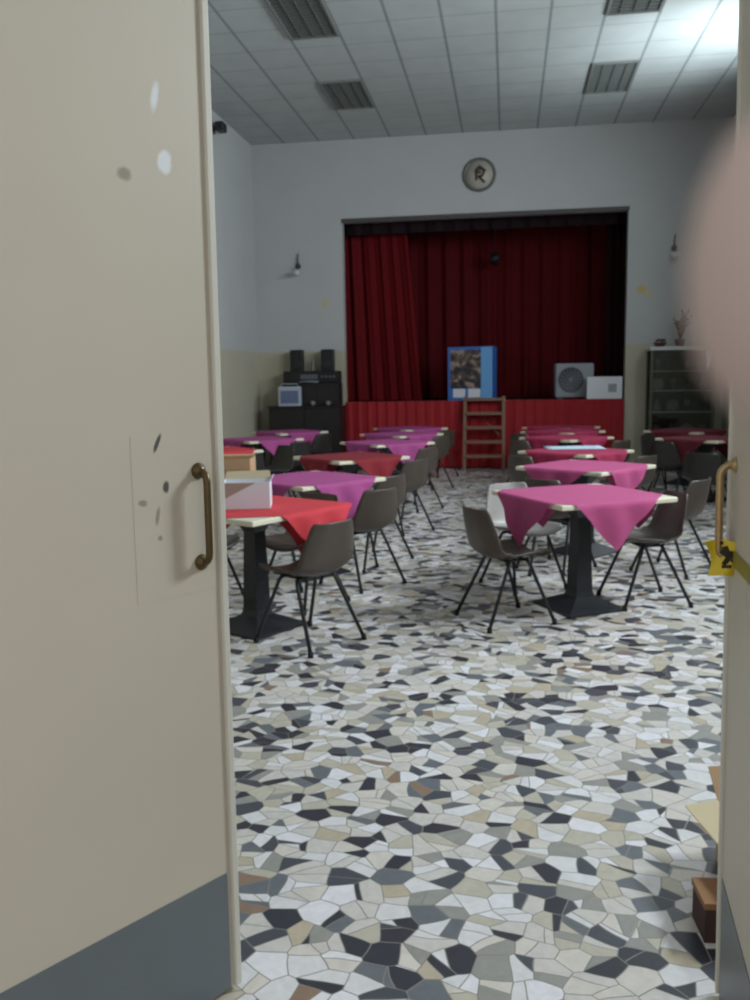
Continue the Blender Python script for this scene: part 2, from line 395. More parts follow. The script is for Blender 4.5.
# yellow ribbon tag hanging from the right-hand pull
def d2pt(x, d, z):
    c, s_ = math.cos(R(84.9)), math.sin(R(84.9))
    return Vector((HX1 + x*c - d*s_, YF+.012 + x*s_ + d*c, z))
hx = W_-.062
t = empty('hanging_tag', d2pt(hx, .045, 1.145), 0, 'yellow vinyl tag with a dark mark hanging from the pull of the right door', 'tag')
def tg(u, v):
    w = .075*(1-.25*v)
    return ((u-.5)*w + .012*math.sin(3*v), -.012 + .01*math.sin(5*u+2*v), .03 - .080*v - .014*abs(u-.5))
MB().grid(tg, 8, 8).build('tag_sheet', MT['yellow'], t)
ink = MB()
for (u0, v0, u1, v1, w) in ((.35,.3,.7,.55,.006), (.68,.3,.4,.7,.006), (.5,.2,.52,.45,.008), (.35,.75,.65,.72,.004)):
    a = Vector(tg(u0, v0)); b_ = Vector(tg(u1, v1)); off = Vector((0, -.0035, 0)); n = (b_-a).cross(Vector((0,1,0))).normalized()*w
    ink.add([a-n+off, b_-n+off, b_+n+off, a+n+off], [(0,1,2,3)])
ink.build('printed_mark', MT['ink'], t)['label'] = 'dark printed strokes on the yellow tag'
MB().tube([(0, .012, .008), (0, 0, .016), (0, -.010, .022)], .004, 8).build('cord', MT['ink'], t)
tp = MB()
tp.add([d2pt(hx+.05, .0205, 1.15), d2pt(hx-.25, .0205, 1.155), d2pt(hx-.25, .0205, 1.122), d2pt(hx+.05, .0205, 1.115)], [(0,1,2,3), (3,2,1,0)])
tag(tp.build('tape_strip', plain('faded_yellow_tape', srgb(196,182,84), .5)), 'faded yellow tape strip stuck across the right door beside the tag', 'tape')

# ------------------------------------------------------------------ tables
TA = .435; TZ = .775
def make_table():
    t = empty('pedestal_table', (0, 0, 0))
    MB().box(-TA, TA, -TA, TA, TZ-.032, TZ, bev=.005).build('tabletop', MT['top'], t)
    c = MB().frustum(.062, .10, .048, .62).frustum(.048, .62, .09, .70).box(-.20, .20, -.03, .03, .695, TZ-.033).box(-.03, .03, -.20, .20, .695, TZ-.033)
    c.build('pedestal', MT['pedestal'], t)
    MB().frustum(.225, .0, .225, .014).frustum(.225, .014, .075, .085).frustum(.075, .075, .062, .12).build('base', MT['pedestal'], t)
    return t
def cloth_mesh(seed, s=1.06, off=(0, 0), tw0=0):
    rnd = random.Random(seed); ph = [rnd.uniform(0, 6) for _ in range(8)]; ox, oy = off[0]+rnd.uniform(-.015, .015), off[1]+rnd.uniform(-.015, .015); tw = tw0+rnd.uniform(-.04, .04)
    def fn(u, v):
        a, b_ = (u-.5)*s, (v-.5)*s
        ang = PI/4 + tw
        x = a*math.cos(ang) - b_*math.sin(ang) + ox; y = a*math.sin(ang) + b_*math.cos(ang) + oy
        z = TZ + .003 + .0012*math.sin(9*x+ph[0])*math.sin(8*y+ph[1])
        def fold(p, o, k):
            d = abs(p) - TA
            if d <= 0: return p, 0.0
            sg = 1 if p > 0 else -1
            r = .012; arc = r*PI/2
            if d < arc:
                th = d/r; return sg*(TA + r*math.sin(th)), r*(1-math.cos(th))
            h = d-arc
            wav = .016*math.sin(o*24+ph[k])*min(1, h/.12) + .05*h
            return sg*(TA + r + .004 + max(-.008, wav)), r + h*.985
        x2, dx = fold(x, y, 2 if x > 0 else 3); y2, dy = fold(y, x, 4 if y > 0 else 5)
        return (x2, y2, z - dx - dy)
    return MB().grid(fn, 46, 46)

TABLES = [  # key, x, y, rot, cloth, colour word, place words
 ('R1', .50, 6.05, 30, 'c_pink', 'raspberry pink', 'nearest of the row right of the aisle'),
 ('R2', .70, 8.02, 52, 'c_pink', 'raspberry pink', 'second back in the row right of the aisle'),
 ('R3', .74, 9.72, 50, 'c_rose', 'crimson', 'carrying the pale sheet right of the aisle'),
 ('R4', .78, 11.95, 46, 'c_rose', 'crimson', 'just behind the one with the pale sheet'),
 ('R5', .82, 13.35, 48, 'c_rose', 'crimson', 'second from the stage, right of the aisle'),
 ('R6', .86, 14.52, 47, 'c_rose', 'crimson', 'closest to the stage, right of the aisle'),
 ('L1', -1.62, 5.35, -29, 'c_red', 'bright red', 'nearest left of the aisle, with two boxes on it'),
 ('L2', -1.62, 6.97, -37, 'c_purple', 'magenta', 'second left of the aisle, just behind the red one'),
 ('L3', -1.65, 9.05, -45, 'c_dark', 'dark red', 'third left of the aisle, between two magenta ones'),
 ('L4', -1.56, 11.2, -48, 'c_purple', 'magenta', 'fourth left of the aisle, behind the dark red one'),
 ('L5', -1.58, 12.95, -40, 'c_purple', 'magenta', 'fifth left of the aisle, second from the stage'),
 ('L6', -1.62, 14.5, -45, 'c_purple', 'magenta', 'closest to the stage, left of the aisle'),
 ('F1', -3.5, 9.95, -44, 'c_red', 'red', 'nearest visible along the left wall'),
 ('F2', -3.5, 12.0, -42, 'c_purple', 'magenta', 'middle one along the left wall'),
 ('F3', -3.5, 13.75, -45, 'c_purple', 'magenta', 'by the black sideboard along the left wall'),
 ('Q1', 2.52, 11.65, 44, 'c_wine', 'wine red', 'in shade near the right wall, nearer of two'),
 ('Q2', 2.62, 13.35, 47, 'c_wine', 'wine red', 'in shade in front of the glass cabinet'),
]
OFF = {'L1': (.02, .10), 'R1': (-.02, .0)}; TW = {'L1': .03, 'R2': -.08, 'L3': .1}
t0 = make_table(); first = True
POS = {}
for i, (k, x, y, rot, cm, cw, where) in enumerate(TABLES):
    x, y = x*.97, y*.97
    t = t0 if first else copy_tree(t0); first = False
    t.location = (x, y, 0); t.rotation_euler.z = R(rot); POS[k] = (x, y, R(rot))
    tag(t, 'cream topped black pedestal table, ' + where, 'table', 'pedestal tables of the hall')
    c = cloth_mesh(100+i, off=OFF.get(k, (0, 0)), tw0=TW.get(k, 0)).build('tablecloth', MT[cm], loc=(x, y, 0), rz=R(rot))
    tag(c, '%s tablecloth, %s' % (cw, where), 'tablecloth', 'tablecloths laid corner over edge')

# ------------------------------------------------------------------ chairs
PROF = [(.222,.420,.185),(.215,.440,.195),(.185,.449,.203),(.11,.446,.210),(.02,.437,.222),(-.07,.430,.226),(-.135,.436,.228),(-.178,.464,.227),(-.203,.512,.223),(-.222,.570,.214),(-.240,.634,.202),(-.256,.696,.182),(-.266,.736,.168),(-.270,.751,.150)]
def shell_mesh():
    n = len(PROF)-1
    def fn(u, v):
        f = v*n; i = min(int(f), n-1); k = f-i
        y, z, w = [PROF[i][c]*(1-k)+PROF[i+1][c]*k for c in range(3)]
        a = (u-.5)*2
        back = min(1, max(0, (v*n-5)/4))            # 0 on the seat, 1 on the backrest
        curl = abs(a)**2.6
        z2 = z + (1-back)*(.034*curl - .010*(1-a*a)) + (.02*curl if 0 < back < 1 else 0)
        y2 = y + back*(.055*curl)
        return (a*w, y2, z2)
    return MB().grid(fn, 14, n*2)
def make_chair():
    r = empty('shell_chair', (0, 0, 0))
    o = shell_mesh().build('seat_shell', MT['shell'], r)
    md = o.modifiers.new('thick', 'SOLIDIFY'); md.thickness = .009; md.offset = 0
    fr = MB()
    for sy in (-.06, .075): fr.tube([(-.145, sy, .412), (.145, sy, .412)], .010, 8)
    for sx in (-.12, .12): fr.tube([(sx, -.075, .414), (sx, .09, .414)], .009, 8)
    fr.box(-.03, .03, -.06, .075, .405, .428)
    fr.build('seat_frame', MT['black'], r)
    for sx in (-1, 1):
        for ya, yf in ((-.06, -.235), (.075, .225)):
            l = MB().tube([(sx*.11, ya, .412), (sx*.138, ya, .411), (sx*.150, ya*1.05, .402), (sx*.156, ya*1.15, .385), (sx*.222, yf, .022)], .0115, 10).build('leg', MT['black'], r)
            MB().tube([(sx*.221, yf*.997, .035), (sx*.2255, yf*1.016, 0.0)], .016, 10).build('foot_cap', MT['rubber'], l)
    return r
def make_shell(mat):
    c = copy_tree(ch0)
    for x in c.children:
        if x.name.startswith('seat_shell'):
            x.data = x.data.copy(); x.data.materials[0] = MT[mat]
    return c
ch0 = make_chair()
CHAIRS = [  # x, y, facing x, facing y, label
 (-1.17, 4.92, -.84, .54, 'brown plastic shell chair nearest the left door, back to the aisle, at the red table'),
 (-1.42, 5.78, -.48, -.87, 'brown shell chair tucked behind the bright red table'),
 (-2.12, 5.66, .87, -.48, 'brown shell chair half hidden by the left door beside the red table'),
 (-1.10, 6.42, -.78, .62, 'brown shell chair by the aisle at the front corner of second magenta table'),
 (-1.14, 7.32, -.82, .57, 'brown shell chair by the aisle behind the second table, light edged back'),
 (-1.08, 8.78, -.80, .60, 'brown shell chair by the aisle beside the dark red cloth'),
 (-1.10, 10.35, -.80, .60, 'brown shell chair by the aisle between dark red and fourth tables'),
 (-1.10, 12.35, -.80, .60, 'brown shell chair by the aisle at the fifth table left'),
 (-1.12, 13.95, -.75, .66, 'brown shell chair by the aisle at the left table closest to the stage'),
 (-.01, 5.50, .87, .50, 'brown shell chair seen from the side at the left of nearest pink table'),
 (.12, 6.44, .55, -.83, 'pale grey shell chair behind the left corner of the nearest pink table'),
 (.93, 6.06, -.96, -.28, 'brown shell chair under the right corner of the nearest pink table'),
 (.40, 7.12, .60, .80, 'brown shell chair hidden between the two pink tables, only its back top showing'),
 (1.30, 7.08, -.80, .60, 'brown shell chair near the right door at the second pink table, leg showing'),
 (.28, 9.25, .72, .69, 'brown shell chair left of the table with the pale sheet'),
 (.30, 11.50, .72, .69, 'brown shell chair left of the crimson table behind the pale sheet'),
 (.32, 12.95, .72, .69, 'brown shell chair left of the crimson table one before the stage'),
 (1.24, 9.20, -.70, .71, 'brown shell chair right of the table with the pale sheet'),
 (1.28, 11.45, -.70, .71, 'brown shell chair right of the crimson table behind the pale sheet'),
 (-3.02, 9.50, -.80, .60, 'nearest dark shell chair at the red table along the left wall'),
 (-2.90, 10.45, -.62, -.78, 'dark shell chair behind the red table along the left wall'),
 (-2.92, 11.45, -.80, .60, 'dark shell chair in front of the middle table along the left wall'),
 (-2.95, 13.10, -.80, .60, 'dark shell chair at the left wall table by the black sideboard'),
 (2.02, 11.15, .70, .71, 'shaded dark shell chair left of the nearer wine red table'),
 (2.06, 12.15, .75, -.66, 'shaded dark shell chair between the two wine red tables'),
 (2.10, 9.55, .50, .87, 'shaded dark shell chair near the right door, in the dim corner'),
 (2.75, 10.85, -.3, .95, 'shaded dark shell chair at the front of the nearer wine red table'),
]
for i, (x, y, fx, fy, lab) in enumerate(CHAIRS):
    c = ch0 if i == 0 else (make_shell('shell_pale') if lab.startswith('pale') else make_shell('shell_shaded') if 'dark shell' in lab else copy_tree(ch0))
    c.location = (x, y, 0); c.rotation_euler.z = math.atan2(fy, fx) - PI/2
    tag(c, lab, 'chair', 'shell chairs of the hall')

# ------------------------------------------------------------------ things on the tables
def carton(name, x, y, z, rz, w, d, h, mat, label, cat='box', flaps=(), tape=None):
    r = empty(name, (x, y, z), rz, label, cat)
    t = .006
    b = MB().box(-w/2, w/2, -d/2, d/2, 0, t).box(-w/2, w/2, -d/2, -d/2+t, t, h).box(-w/2, w/2, d/2-t, d/2, t, h).box(-w/2, -w/2+t, -d/2+t, d/2-t, t, h).box(w/2-t, w/2, -d/2+t, d/2-t, t, h)
    b.build('carton_body', mat, r)
    for (side, ang, ln, fm) in flaps:          # ang measured from horizontal outwards, + is up
        L = ln; ca, sa = math.cos(ang), math.sin(ang)
        if side in 'lr':
            s = -1 if side == 'l' else 1
            p = [(s*w/2, -d/2, h), (s*w/2, d/2, h), (s*(w/2+L*ca), d/2-.01, h+L*sa), (s*(w/2+L*ca), -d/2+.01, h+L*sa)]
        else:
            s = -1 if side == 'f' else 1
            p = [(-w/2, s*d/2, h), (w/2, s*d/2, h), (w/2-.01, s*(d/2+L*ca), h+L*sa), (-w/2+.01, s*(d/2+L*ca), h+L*sa)]
        nrm = (Vector(p[1])-Vector(p[0])).cross(Vector(p[3])-Vector(p[0])).normalized()*.004
        q = [tuple(Vector(a)+nrm) for a in p]
        MB().add(p+q, [(0,1,2,3),(7,6,5,4),(0,4,5,1),(1,5,6,2),(2,6,7,3),(3,7,4,0)]).build('flap', fm, r)
    return r
CZ = TZ+.006
b1 = carton('cardboard_box', -1.82, 5.52, CZ, R(8), .30, .24, .27, MT['card'], 'tall brown cardboard box on the red table, behind the white box', flaps=[('f', R(-80), .07, MT['card']), ('b', R(5), .06, MT['card'])])
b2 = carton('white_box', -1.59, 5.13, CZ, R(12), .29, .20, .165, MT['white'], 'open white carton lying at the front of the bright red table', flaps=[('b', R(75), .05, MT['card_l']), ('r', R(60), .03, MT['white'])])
MB().add([(-.14,-.1012,.16),(-.14,-.1012,.06),(.06,-.1012,.16)], [(0,1,2)]).build('taupe_panel', plain('taupe_corner', srgb(168,150,140), .6), b2)['label'] = 'taupe corner on the carton front'  # flat taupe triangle laid over the carton front
ps = MB().grid(lambda u, v: ((u-.5)*.62, (v-.5)*.46, .002*math.sin(6*u)*math.sin(5*v)), 8, 8).build('paper_sheet', MT['paleblue'], loc=(.72, 9.72, CZ+.004), rz=R(4))
md = ps.modifiers.new('thick', 'SOLIDIFY'); md.thickness = .002
tag(ps, 'large pale blue white sheet spread on the crimson cloth right of the aisle', 'sheet')

# ------------------------------------------------------------------ stage dressing
def drape(x0, x1, z0, z1, y, folds, amp, seed, skew=None, n=160):
    rnd = random.Random(seed); ph = [rnd.uniform(0, 6) for _ in range(4)]
    def fn(u, v):
        x = x0 + (x1-x0)*u
        if skew: x = x0 + (x1-x0)*u*(1 + skew*(1-v))
        w = math.sin(u*folds*2*PI + ph[0] + .6*math.sin(u*9+ph[1])) + .35*math.sin(u*folds*4.3*PI+ph[2]+v*1.5)
        return (x, y + amp*w*(1-.35*v), z0 + (z1-z0)*v)
    return MB().grid(fn, n, 10)
tag(drape(SX0-.6, SX1+.6, SZ0+.02, ZC-.4, D+1.7, 17, .045, 1, n=300).build('stage_curtain', MT['curtain']), 'wide dark red curtain hung across the back of the stage', 'curtain')
tag(drape(SX0-.35, SX0+1.0, SZ0+.02, SZ1+.5, D+.75, 6, .04, 2, skew=.22).build('stage_curtain', MT['curtain_b']), 'brighter red side curtain at the left of the stage opening', 'curtain')
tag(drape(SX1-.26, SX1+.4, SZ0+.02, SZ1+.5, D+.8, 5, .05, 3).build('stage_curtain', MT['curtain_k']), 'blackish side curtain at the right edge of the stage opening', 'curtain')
tag(drape(SX0-.35, SX1+.35, SZ1-.16, SZ1+.5, D+.42, 16, .03, 4, n=240).build('stage_valance', MT['valance']), 'black valance along the top of the stage opening', 'valance')
tag(drape(SX0+.01, SX1-.01, .02, SZ0+.012, D-.02, 26, .012, 5, n=420).build('stage_skirt', MT['skirt']), 'bright red cloth skirt covering the front of the stage', 'stage skirt')
l = empty('stage_lamp', (-.25, D+1.25, 3.72), 0, 'small black spotlight hung high in front of the dark red curtain', 'lamp')
MB().lathe([(.05,-.10),(.085,-.08),(.085,.08),(.05,.10)], 18, Matrix.Rotation(R(60), 4, 'X')).build('lamp_body', MT['black'], l)
MB().tube([(0,0,.07), (0,0,ZC-3.72)], .012, 8).build('hanging_rod', MT['black'], l)
# blue picture carton at the stage front
p = empty('picture_carton', (-.62, D+.22, SZ0+.002), R(-13), 'blue carton with a brownish picture standing at the stage edge above the ladder', 'box')
MB().box(-.40, .40, -.16, .16, 0, .93, bev=.006).build('carton_body', MT['blue'], p)
MB().box(-.35, .27, -.165, -.161, .22, .88).build('picture', print_mat('brown_picture_print', [(.30,(22,26,40)),(.46,(46,44,56)),(.55,(110,88,74)),(.63,(168,150,136)),(.72,(60,64,90))], 4.5), p)['label'] = 'dark brown and grey printed picture'
MB().box(.20, .40, -.168, -.1615, .01, .92).build('side_band', MT['skyblue'], p)['label'] = 'lighter blue band down the right side'
for x0 in (-.30, -.03): MB().box(x0, x0+.22, -.169, -.1655, .06, .21).build('label_patch', MT['white'], p)['label'] = 'white patch at the foot of the picture'
# grey fan box and white box
g = empty('fan_unit', (1.14, D+.56, SZ0+.002), R(5), 'grey boxy fan unit with a round grille standing on the stage', 'fan')
MB().box(-.33, .33, -.15, .15, .03, .62, bev=.015).build('housing', MT['greybox'], g)
Mr = Matrix.Translation((-.07, -.15, .34)) @ Matrix.Rotation(PI/2, 4, 'X')
MB().lathe([(.22, 0), (.22, .012), (.20, .015), (.19, .006)], 28, Mr).build('round_grille', MT['greydark'], g)
gb = MB()
for k in range(8): gb.tube([(-.07+.19*math.cos(k*PI/8), -.168, .34+.19*math.sin(k*PI/8)), (-.07-.19*math.cos(k*PI/8), -.168, .34-.19*math.sin(k*PI/8))], .004, 6)
gb.build('grille_wires', MT['greybox'], g)
for sx in (-.25, .25): MB().box(sx-.04, sx+.04, -.14, .14, 0, .03).build('foot', MT['greydark'], g)
w = empty('white_box', (1.63, D+.20, SZ0+.002), R(-3), 'white closed carton on the stage in front of the grey fan unit', 'box')
MB().box(-.29, .29, -.14, .14, 0, .38, bev=.005).build('carton_body', MT['white'], w)
MB().box(-.292, .292, -.02, .02, .379, .383).build('tape', MT['card_l'], w)
MB().box(.06, .2, -.143, -.1405, .12, .26).build('label_patch', MT['greybox'], w)

# wooden ladder leaning on the stage
ld = empty('step_ladder', (-.40, 14.82, 0), 0, 'worn wooden ladder leaning against the red stage front', 'ladder')
def lp(x, h): return (x, .30*h/1.2, h)
for sx in (-.33, .33):
    mb = MB(); a = Vector(lp(sx, 0)); b_ = Vector(lp(sx, 1.24)); d = (b_-a).normalized(); n = Vector((0, -d.z, d.y))*.045; wv = Vector((.026, 0, 0))
    vs = [a-n-wv, a-n+wv, a+n+wv, a+n-wv, b_-n-wv, b_-n+wv, b_+n+wv, b_+n-wv]
    for q in (0,1,2,3): vs[q].z = 0
    mb.add(vs, [(3,2,1,0),(4,5,6,7),(0,1,5,4),(1,2,6,5),(2,3,7,6),(3,0,4,7)]).build('rail', MT['wood'], ld)
for h in (.24, .48, .72, .96, 1.20):
    y = .30*h/1.2
    MB().box(-.312, .312, y-.08, y+.06, h-.024, h+.024, bev=.003).build('tread', MT['wood'], ld)
MB().tube([(.30, .17, .55), (.05, .21, .80)], .014, 8).build('brace', MT['wood'], ld)

# ------------------------------------------------------------------ back left: sideboard and audio gear
sb = empty('sideboard', (-3.47, D-.30, 0), 0, 'black sideboard against the back wall in the left corner', 'sideboard')
MB().box(-.63, .63, -.25, .25, .06, 1.10).build('carcass', MT['sideboard'], sb)
MB().box(-.65, .65, -.27, .26, 1.10, 1.13, bev=.004).build('worktop', MT['sideboard'], sb)
for x0 in (-.62, .005):
    dd = MB().box(x0, x0+.615, -.272, -.252, .08, 1.08, bev=.004).build('door', MT['sideboard'], sb)
    kx = x0+.56 if x0 < 0 else x0+.055
    MB().lathe([(.008,0),(.014,.012),(.010,.02)], 12, Matrix.Translation((kx,-.272,.62)) @ Matrix.Rotation(PI/2, 4, 'X')).build('knob', MT['iron'], dd)
MB().box(-.58, .58, -.2, .22, 0, .06).build('plinth', MT['sideboard'], sb)
hi = empty('stereo_unit', (-3.38, D-.26, 1.131), 0, 'wide black stereo unit on the sideboard carrying two speakers', 'stereo')
MB().box(-.50, .50, -.17, .20, 0, .40, bev=.01).build('lower_deck', MT['stereo'], hi)
MB().box(-.49, .49, -.12, .20, .40, .60, bev=.012).build('upper_deck', MT['stereo'], hi)
MB().box(-.18, .12, -.126, -.119, .46, .54).build('display', MT['greydark'], hi)
for k in range(4): MB().lathe([(.022,0),(.022,.014),(.016,.018)], 14, Matrix.Translation((.20+.07*k,-.12,.50)) @ Matrix.Rotation(PI/2, 4, 'X')).build('knob', MT['greydark'], hi)
for k in range(3): MB().box(-.06+.18*k, .09+.18*k, -.178, -.169, .10, .30).build('deck_panel', MT['sideboard'], hi)
for i, x in enumerate((-3.66, -3.11)):
    s = empty('loudspeaker', (x, D-.18, 1.7315), 0, ('left' if i == 0 else 'right') + ' one of two black speakers standing on the stereo unit', 'speaker', 'speakers on the stereo')
    MB().box(-.105, .105, -.09, .10, 0, .37, bev=.008).build('cabinet', MT['stereo'], s)
    for z, r_ in ((.12, .075), (.28, .035)):
        MB().lathe([(r_, 0), (r_, .006), (r_*.8, .003), (r_*.3, -.004+.008)], 20, Matrix.Translation((0,-.09,z)) @ Matrix.Rotation(PI/2, 4, 'X')).build('cone', MT['black'], s)
rd = empty('radio', (-3.73, D-.50, 1.131), R(4), 'small silver radio with a blue grey front before the black stereo', 'radio')
MB().box(-.20, .20, -.05, .05, 0, .34, bev=.012).build('case', MT['silver'], rd)
MB().box(-.155, .155, -.056, -.0505, .05, .27).build('front_panel', MT['screen'], rd)
MB().tube([(-.15, 0, .33), (-.13, 0, .385), (.13, 0, .385), (.15, 0, .33)], .008, 8).build('carry_handle', MT['silver'], rd)
sh = MB().grid(lambda u, v: ((u-.5)*.34, (v-.5)*.16, .035*(v) + .008*math.sin(u*4)), 8, 4).build('paper_sheet', MT['greybox'], loc=(-3.38, D-.36, 1.545), rz=R(-4))
sh.location = (-3.40, D-.42, 1.534); tag(sh, 'loose grey white paper on the ledge of the stereo unit', 'paper')
for i, (x, dx) in enumerate(((-3.33, 0), (-3.06, 0))):
    c = empty('cup', (x, D-.50, 1.131), 0, ('left' if i == 0 else 'right') + ' small white cup in front of the black stereo', 'cup', 'cups on the sideboard')
    MB().lathe([(.022,0),(.034,.02),(.038,.085),(.033,.085),(.028,.02)], 16).build('bowl', MT['china'], c)
    MB().tube([(.036,0,.07),(.06,0,.06),(.058,0,.03),(.033,0,.025)], .005, 8).build('handle', MT['china'], c)
fg = MB().lathe([(.035,0),(.04,.02),(.018,.07),(.03,.11),(.012,.15),(.02,.18),(.006,.21)], 16).build('figurine', MT['china'], loc=(-3.39, D-.14, 1.7315))
tag(fg, 'little pale figurine between the two black speakers', 'figurine')

# ------------------------------------------------------------------ back right: glass cabinet
gc = empty('display_cabinet', (2.80, D-.24, 0), 0, 'tall glass display cabinet against the back wall by the right corner', 'cabinet')
W2, DP, HC = .49, .20, 1.96
fr = MB()
for sx in (-1, 1):
    for sy in (-1, 1): fr.box(sx*W2-.02, sx*W2+.02, sy*DP-.018, sy*DP+.018, .10, HC)
fr.box(-W2, W2, -DP-.018, -DP+.018, .10, .16).build('frame', MT['cabinet'], gc)
MB().box(-W2, W2, DP-.012, DP+.012, .10, HC).build('back_panel', MT['cabinet'], gc)
MB().box(-W2-.04, W2+.04, -DP-.04, DP+.03, HC, HC+.06, bev=.004).build('cap', MT['cabtop'], gc)
MB().box(-W2-.02, W2+.02, -DP-.02, DP+.02, 0, .10).build('plinth', MT['cabinet'], gc)
SH = (.55, .95, 1.30, 1.62)
for z in SH: MB().box(-W2+.02, W2-.02, -DP+.02, DP-.02, z, z+.012).build('shelf', MT['cabtop'], gc)
for sx in (-1, 1):
    x0, x1 = sorted((sx*.006, sx*(W2-.022)))
    gd = MB().box(x0, x1, -DP-.012, -DP-.007, .17, HC-.01).build('glass_door', MT['glass'], gc)
    MB().box(sx*.03-.006, sx*.03+.006, -DP-.03, -DP-.013, 1.0, 1.1).build('handle', MT['iron'], gd)
    MB().box(sx*W2-.002, sx*W2+.002, -DP+.02, DP-.02, .12, HC-.01).build('glass_side', MT['glass'], gc)
things = [('trophy','gilt','small dull gold trophy'),('vase','china','small white vase'),('plate','china','upright white plate'),('goblet','china','pale goblet')]
wh = ['low','second','third','top']
for si, z in enumerate(SH):
    for k in range(4):
        nm, mt, lab = things[(k+si) % 4]
        x = 2.80 - .36 + .24*k; y = D-.24; zz = z+.0125
        loc = (x, y, zz)
        lab2 = '%s on the %s shelf of the glass cabinet' % (lab, wh[si])
        if nm == 'trophy':
            o = empty('trophy', loc, 0, lab2, 'trophy'); MB().box(-.045,.045,-.045,.045,0,.04).build('plinth', MT['pot'], o)
            MB().lathe([(.03,.04),(.01,.06),(.012,.10),(.045,.15),(.05,.21),(.044,.21),(.03,.14)], 16).build('bowl', MT['gilt'], o)
        elif nm == 'plate':
            Mx = Matrix.Translation((0, 0, .10)) @ Matrix.Rotation(PI/2-.2, 4, 'X')
            o = MB().lathe([(.05,0),(.10,.012),(.096,.016),(.05,.006)], 24, Mx).build('plate', MT['china'], loc=loc); tag(o, lab2, 'plate')
        elif nm == 'vase':
            o = MB().lathe([(.04,0),(.06,.05),(.05,.12),(.022,.17),(.034,.20),(.028,.20),(.018,.17)], 18).build('vase', MT['china'], loc=loc); tag(o, lab2, 'vase')
        else:
            o = MB().lathe([(.035,0),(.035,.006),(.007,.012),(.007,.08),(.04,.12),(.042,.19),(.039,.19),(.034,.12)], 18).build('goblet', MT['china'], loc=loc); tag(o, lab2, 'goblet')
nt_ = MB().grid(lambda u, v: ((u-.5)*(.10-.05*v), -.002-.004*math.sin(3*u+2*v), -.30*v*(1-.25*u)), 6, 8).build('paper_note', MT['paper'], loc=(3.20, D-.462, 1.945))
tag(nt_, 'white paper slip hanging at the top right of the glass cabinet', 'paper')
# dry plant on top and a small pot
pl = empty('dried_plant', (2.78, D-.22, HC+.0605), 0, 'dark dried plant in a pot on top of the glass cabinet', 'plant')
MB().lathe([(.06,0),(.08,.10),(.085,.12),(.07,.12),(.06,.10)], 18).build('pot', MT['pot'], pl)
rnd = random.Random(4); tw = MB(); lv = MB()
for k in range(16):
    a = rnd.uniform(0, 2*PI); sp = rnd.uniform(.06, .20); h = rnd.uniform(.26, .52)
    pts = [(0,0,.08), (math.cos(a)*sp*.35, math.sin(a)*sp*.25, .08+h*.4), (math.cos(a)*sp, math.sin(a)*sp*.6, .08+h)]
    tw.tube(pts, [.006,.005,.003], 6)
    for q in range(5):
        f = .35+.15*q; p0 = Vector(pts[1]).lerp(Vector(pts[2]), f); d = Vector((rnd.uniform(-1,1), rnd.uniform(-1,1), rnd.uniform(-.2,1))).normalized()*.055; n = d.cross(Vector((0,1,.3))).normalized()*.016
        lv.add([p0, p0+d*.5+n, p0+d, p0+d*.5-n], [(0,1,2,3)])
tw.build('twigs', MT['twig'], pl); lv.build('leaves', MT['leaf'], pl)
sp_ = empty('flower_bowl', (2.46, D-.24, HC+.0605), 0, 'low reddish bowl at the left end on top of the glass cabinet', 'bowl')
MB().lathe([(.05,0),(.10,.05),(.11,.075),(.10,.075),(.04,.02)], 20).build('bowl', MT['pot'], sp_)
fl = MB()
for k in range(9): fl.lathe([(.002,-.02),(.022,-.008),(.024,.008),(.004,.022)], 8, Matrix.Translation((rnd.uniform(-.07,.07), rnd.uniform(-.06,.06), .085+rnd.uniform(0,.03))))
fl.build('dried_flowers', MT['leaf'], sp_)

# ------------------------------------------------------------------ on the walls
ck = empty('wall_clock', (-.49, D-.001, 4.93), 0, 'round grey rimmed wall clock above the stage opening', 'clock')
Rx = Matrix.Rotation(PI/2, 4, 'X')
MB().lathe([(.275,0),(.275,.03),(.26,.040),(.235,.040),(.225,.020)], 40, Rx).build('rim', MT['rim'], ck)
MB().lathe([(.234,0),(.234,.026),(.01,.028)], 40, Rx).build('face', MT['dial'], ck)
hd = MB().tube([(.02,-.034,.02), (-.05,-.034,.08), (.0,-.034,.12), (.09,-.034,.06), (.05,-.034,-.02), (-.02,-.034,-.03)], [.02,.032,.036,.03,.02,.02], 10).tube([(-.05,-.034,.06), (-.05,-.034,-.09)], [.026,.014], 8).tube([(-.01,-.034,-.03), (.09,-.034,-.13)], [.02,.022], 8)
hd.build('brown_motif', MT['hand'], ck)['label'] = 'dark brown curled motif on the pale face'
def sconce(x, z, lab):
    s = empty('wall_sconce', (x, D-.001, z), 0, lab, 'sconce', 'sconces either side of the stage')
    MB().lathe([(.05,0),(.05,.012),(.03,.02)], 18, Rx).build('back_plate', MT['iron'], s)
    MB().tube([(0,-.01,0),(0,-.10,-.05),(0,-.15,-.02),(0,-.15,.03)], .012, 8).build('arm', MT['iron'], s)
    MB().tube([(0,-.02,.0),(0,-.03,.12),(.01,-.03,.22)], [.014,.012,.008], 8).build('finial', MT['iron'], s)
    MB().lathe([(.03,.02),(.05,.04),(.075,.11),(.07,.11),(.045,.045)], 18, Matrix.Translation((0,-.15,-.20))).build('lamp_shade', MT['shade'], s)
sconce(-3.64, 3.55, 'wall sconce high on the back wall left of the stage')
sconce(2.68, 3.62, 'wall sconce high on the back wall right of the stage above the cabinet')
sc_ = empty('security_camera', (XL+.001, 13.15, 5.33), 0, 'small dark camera bracketed high on the left wall under the ceiling', 'camera')
MB().box(0, .03, -.05, .05, -.06, .06).build('wall_plate', MT['iron'], sc_)
MB().tube([(.02,0,0),(.10,0,.02)], .014, 8).build('bracket', MT['iron'], sc_)
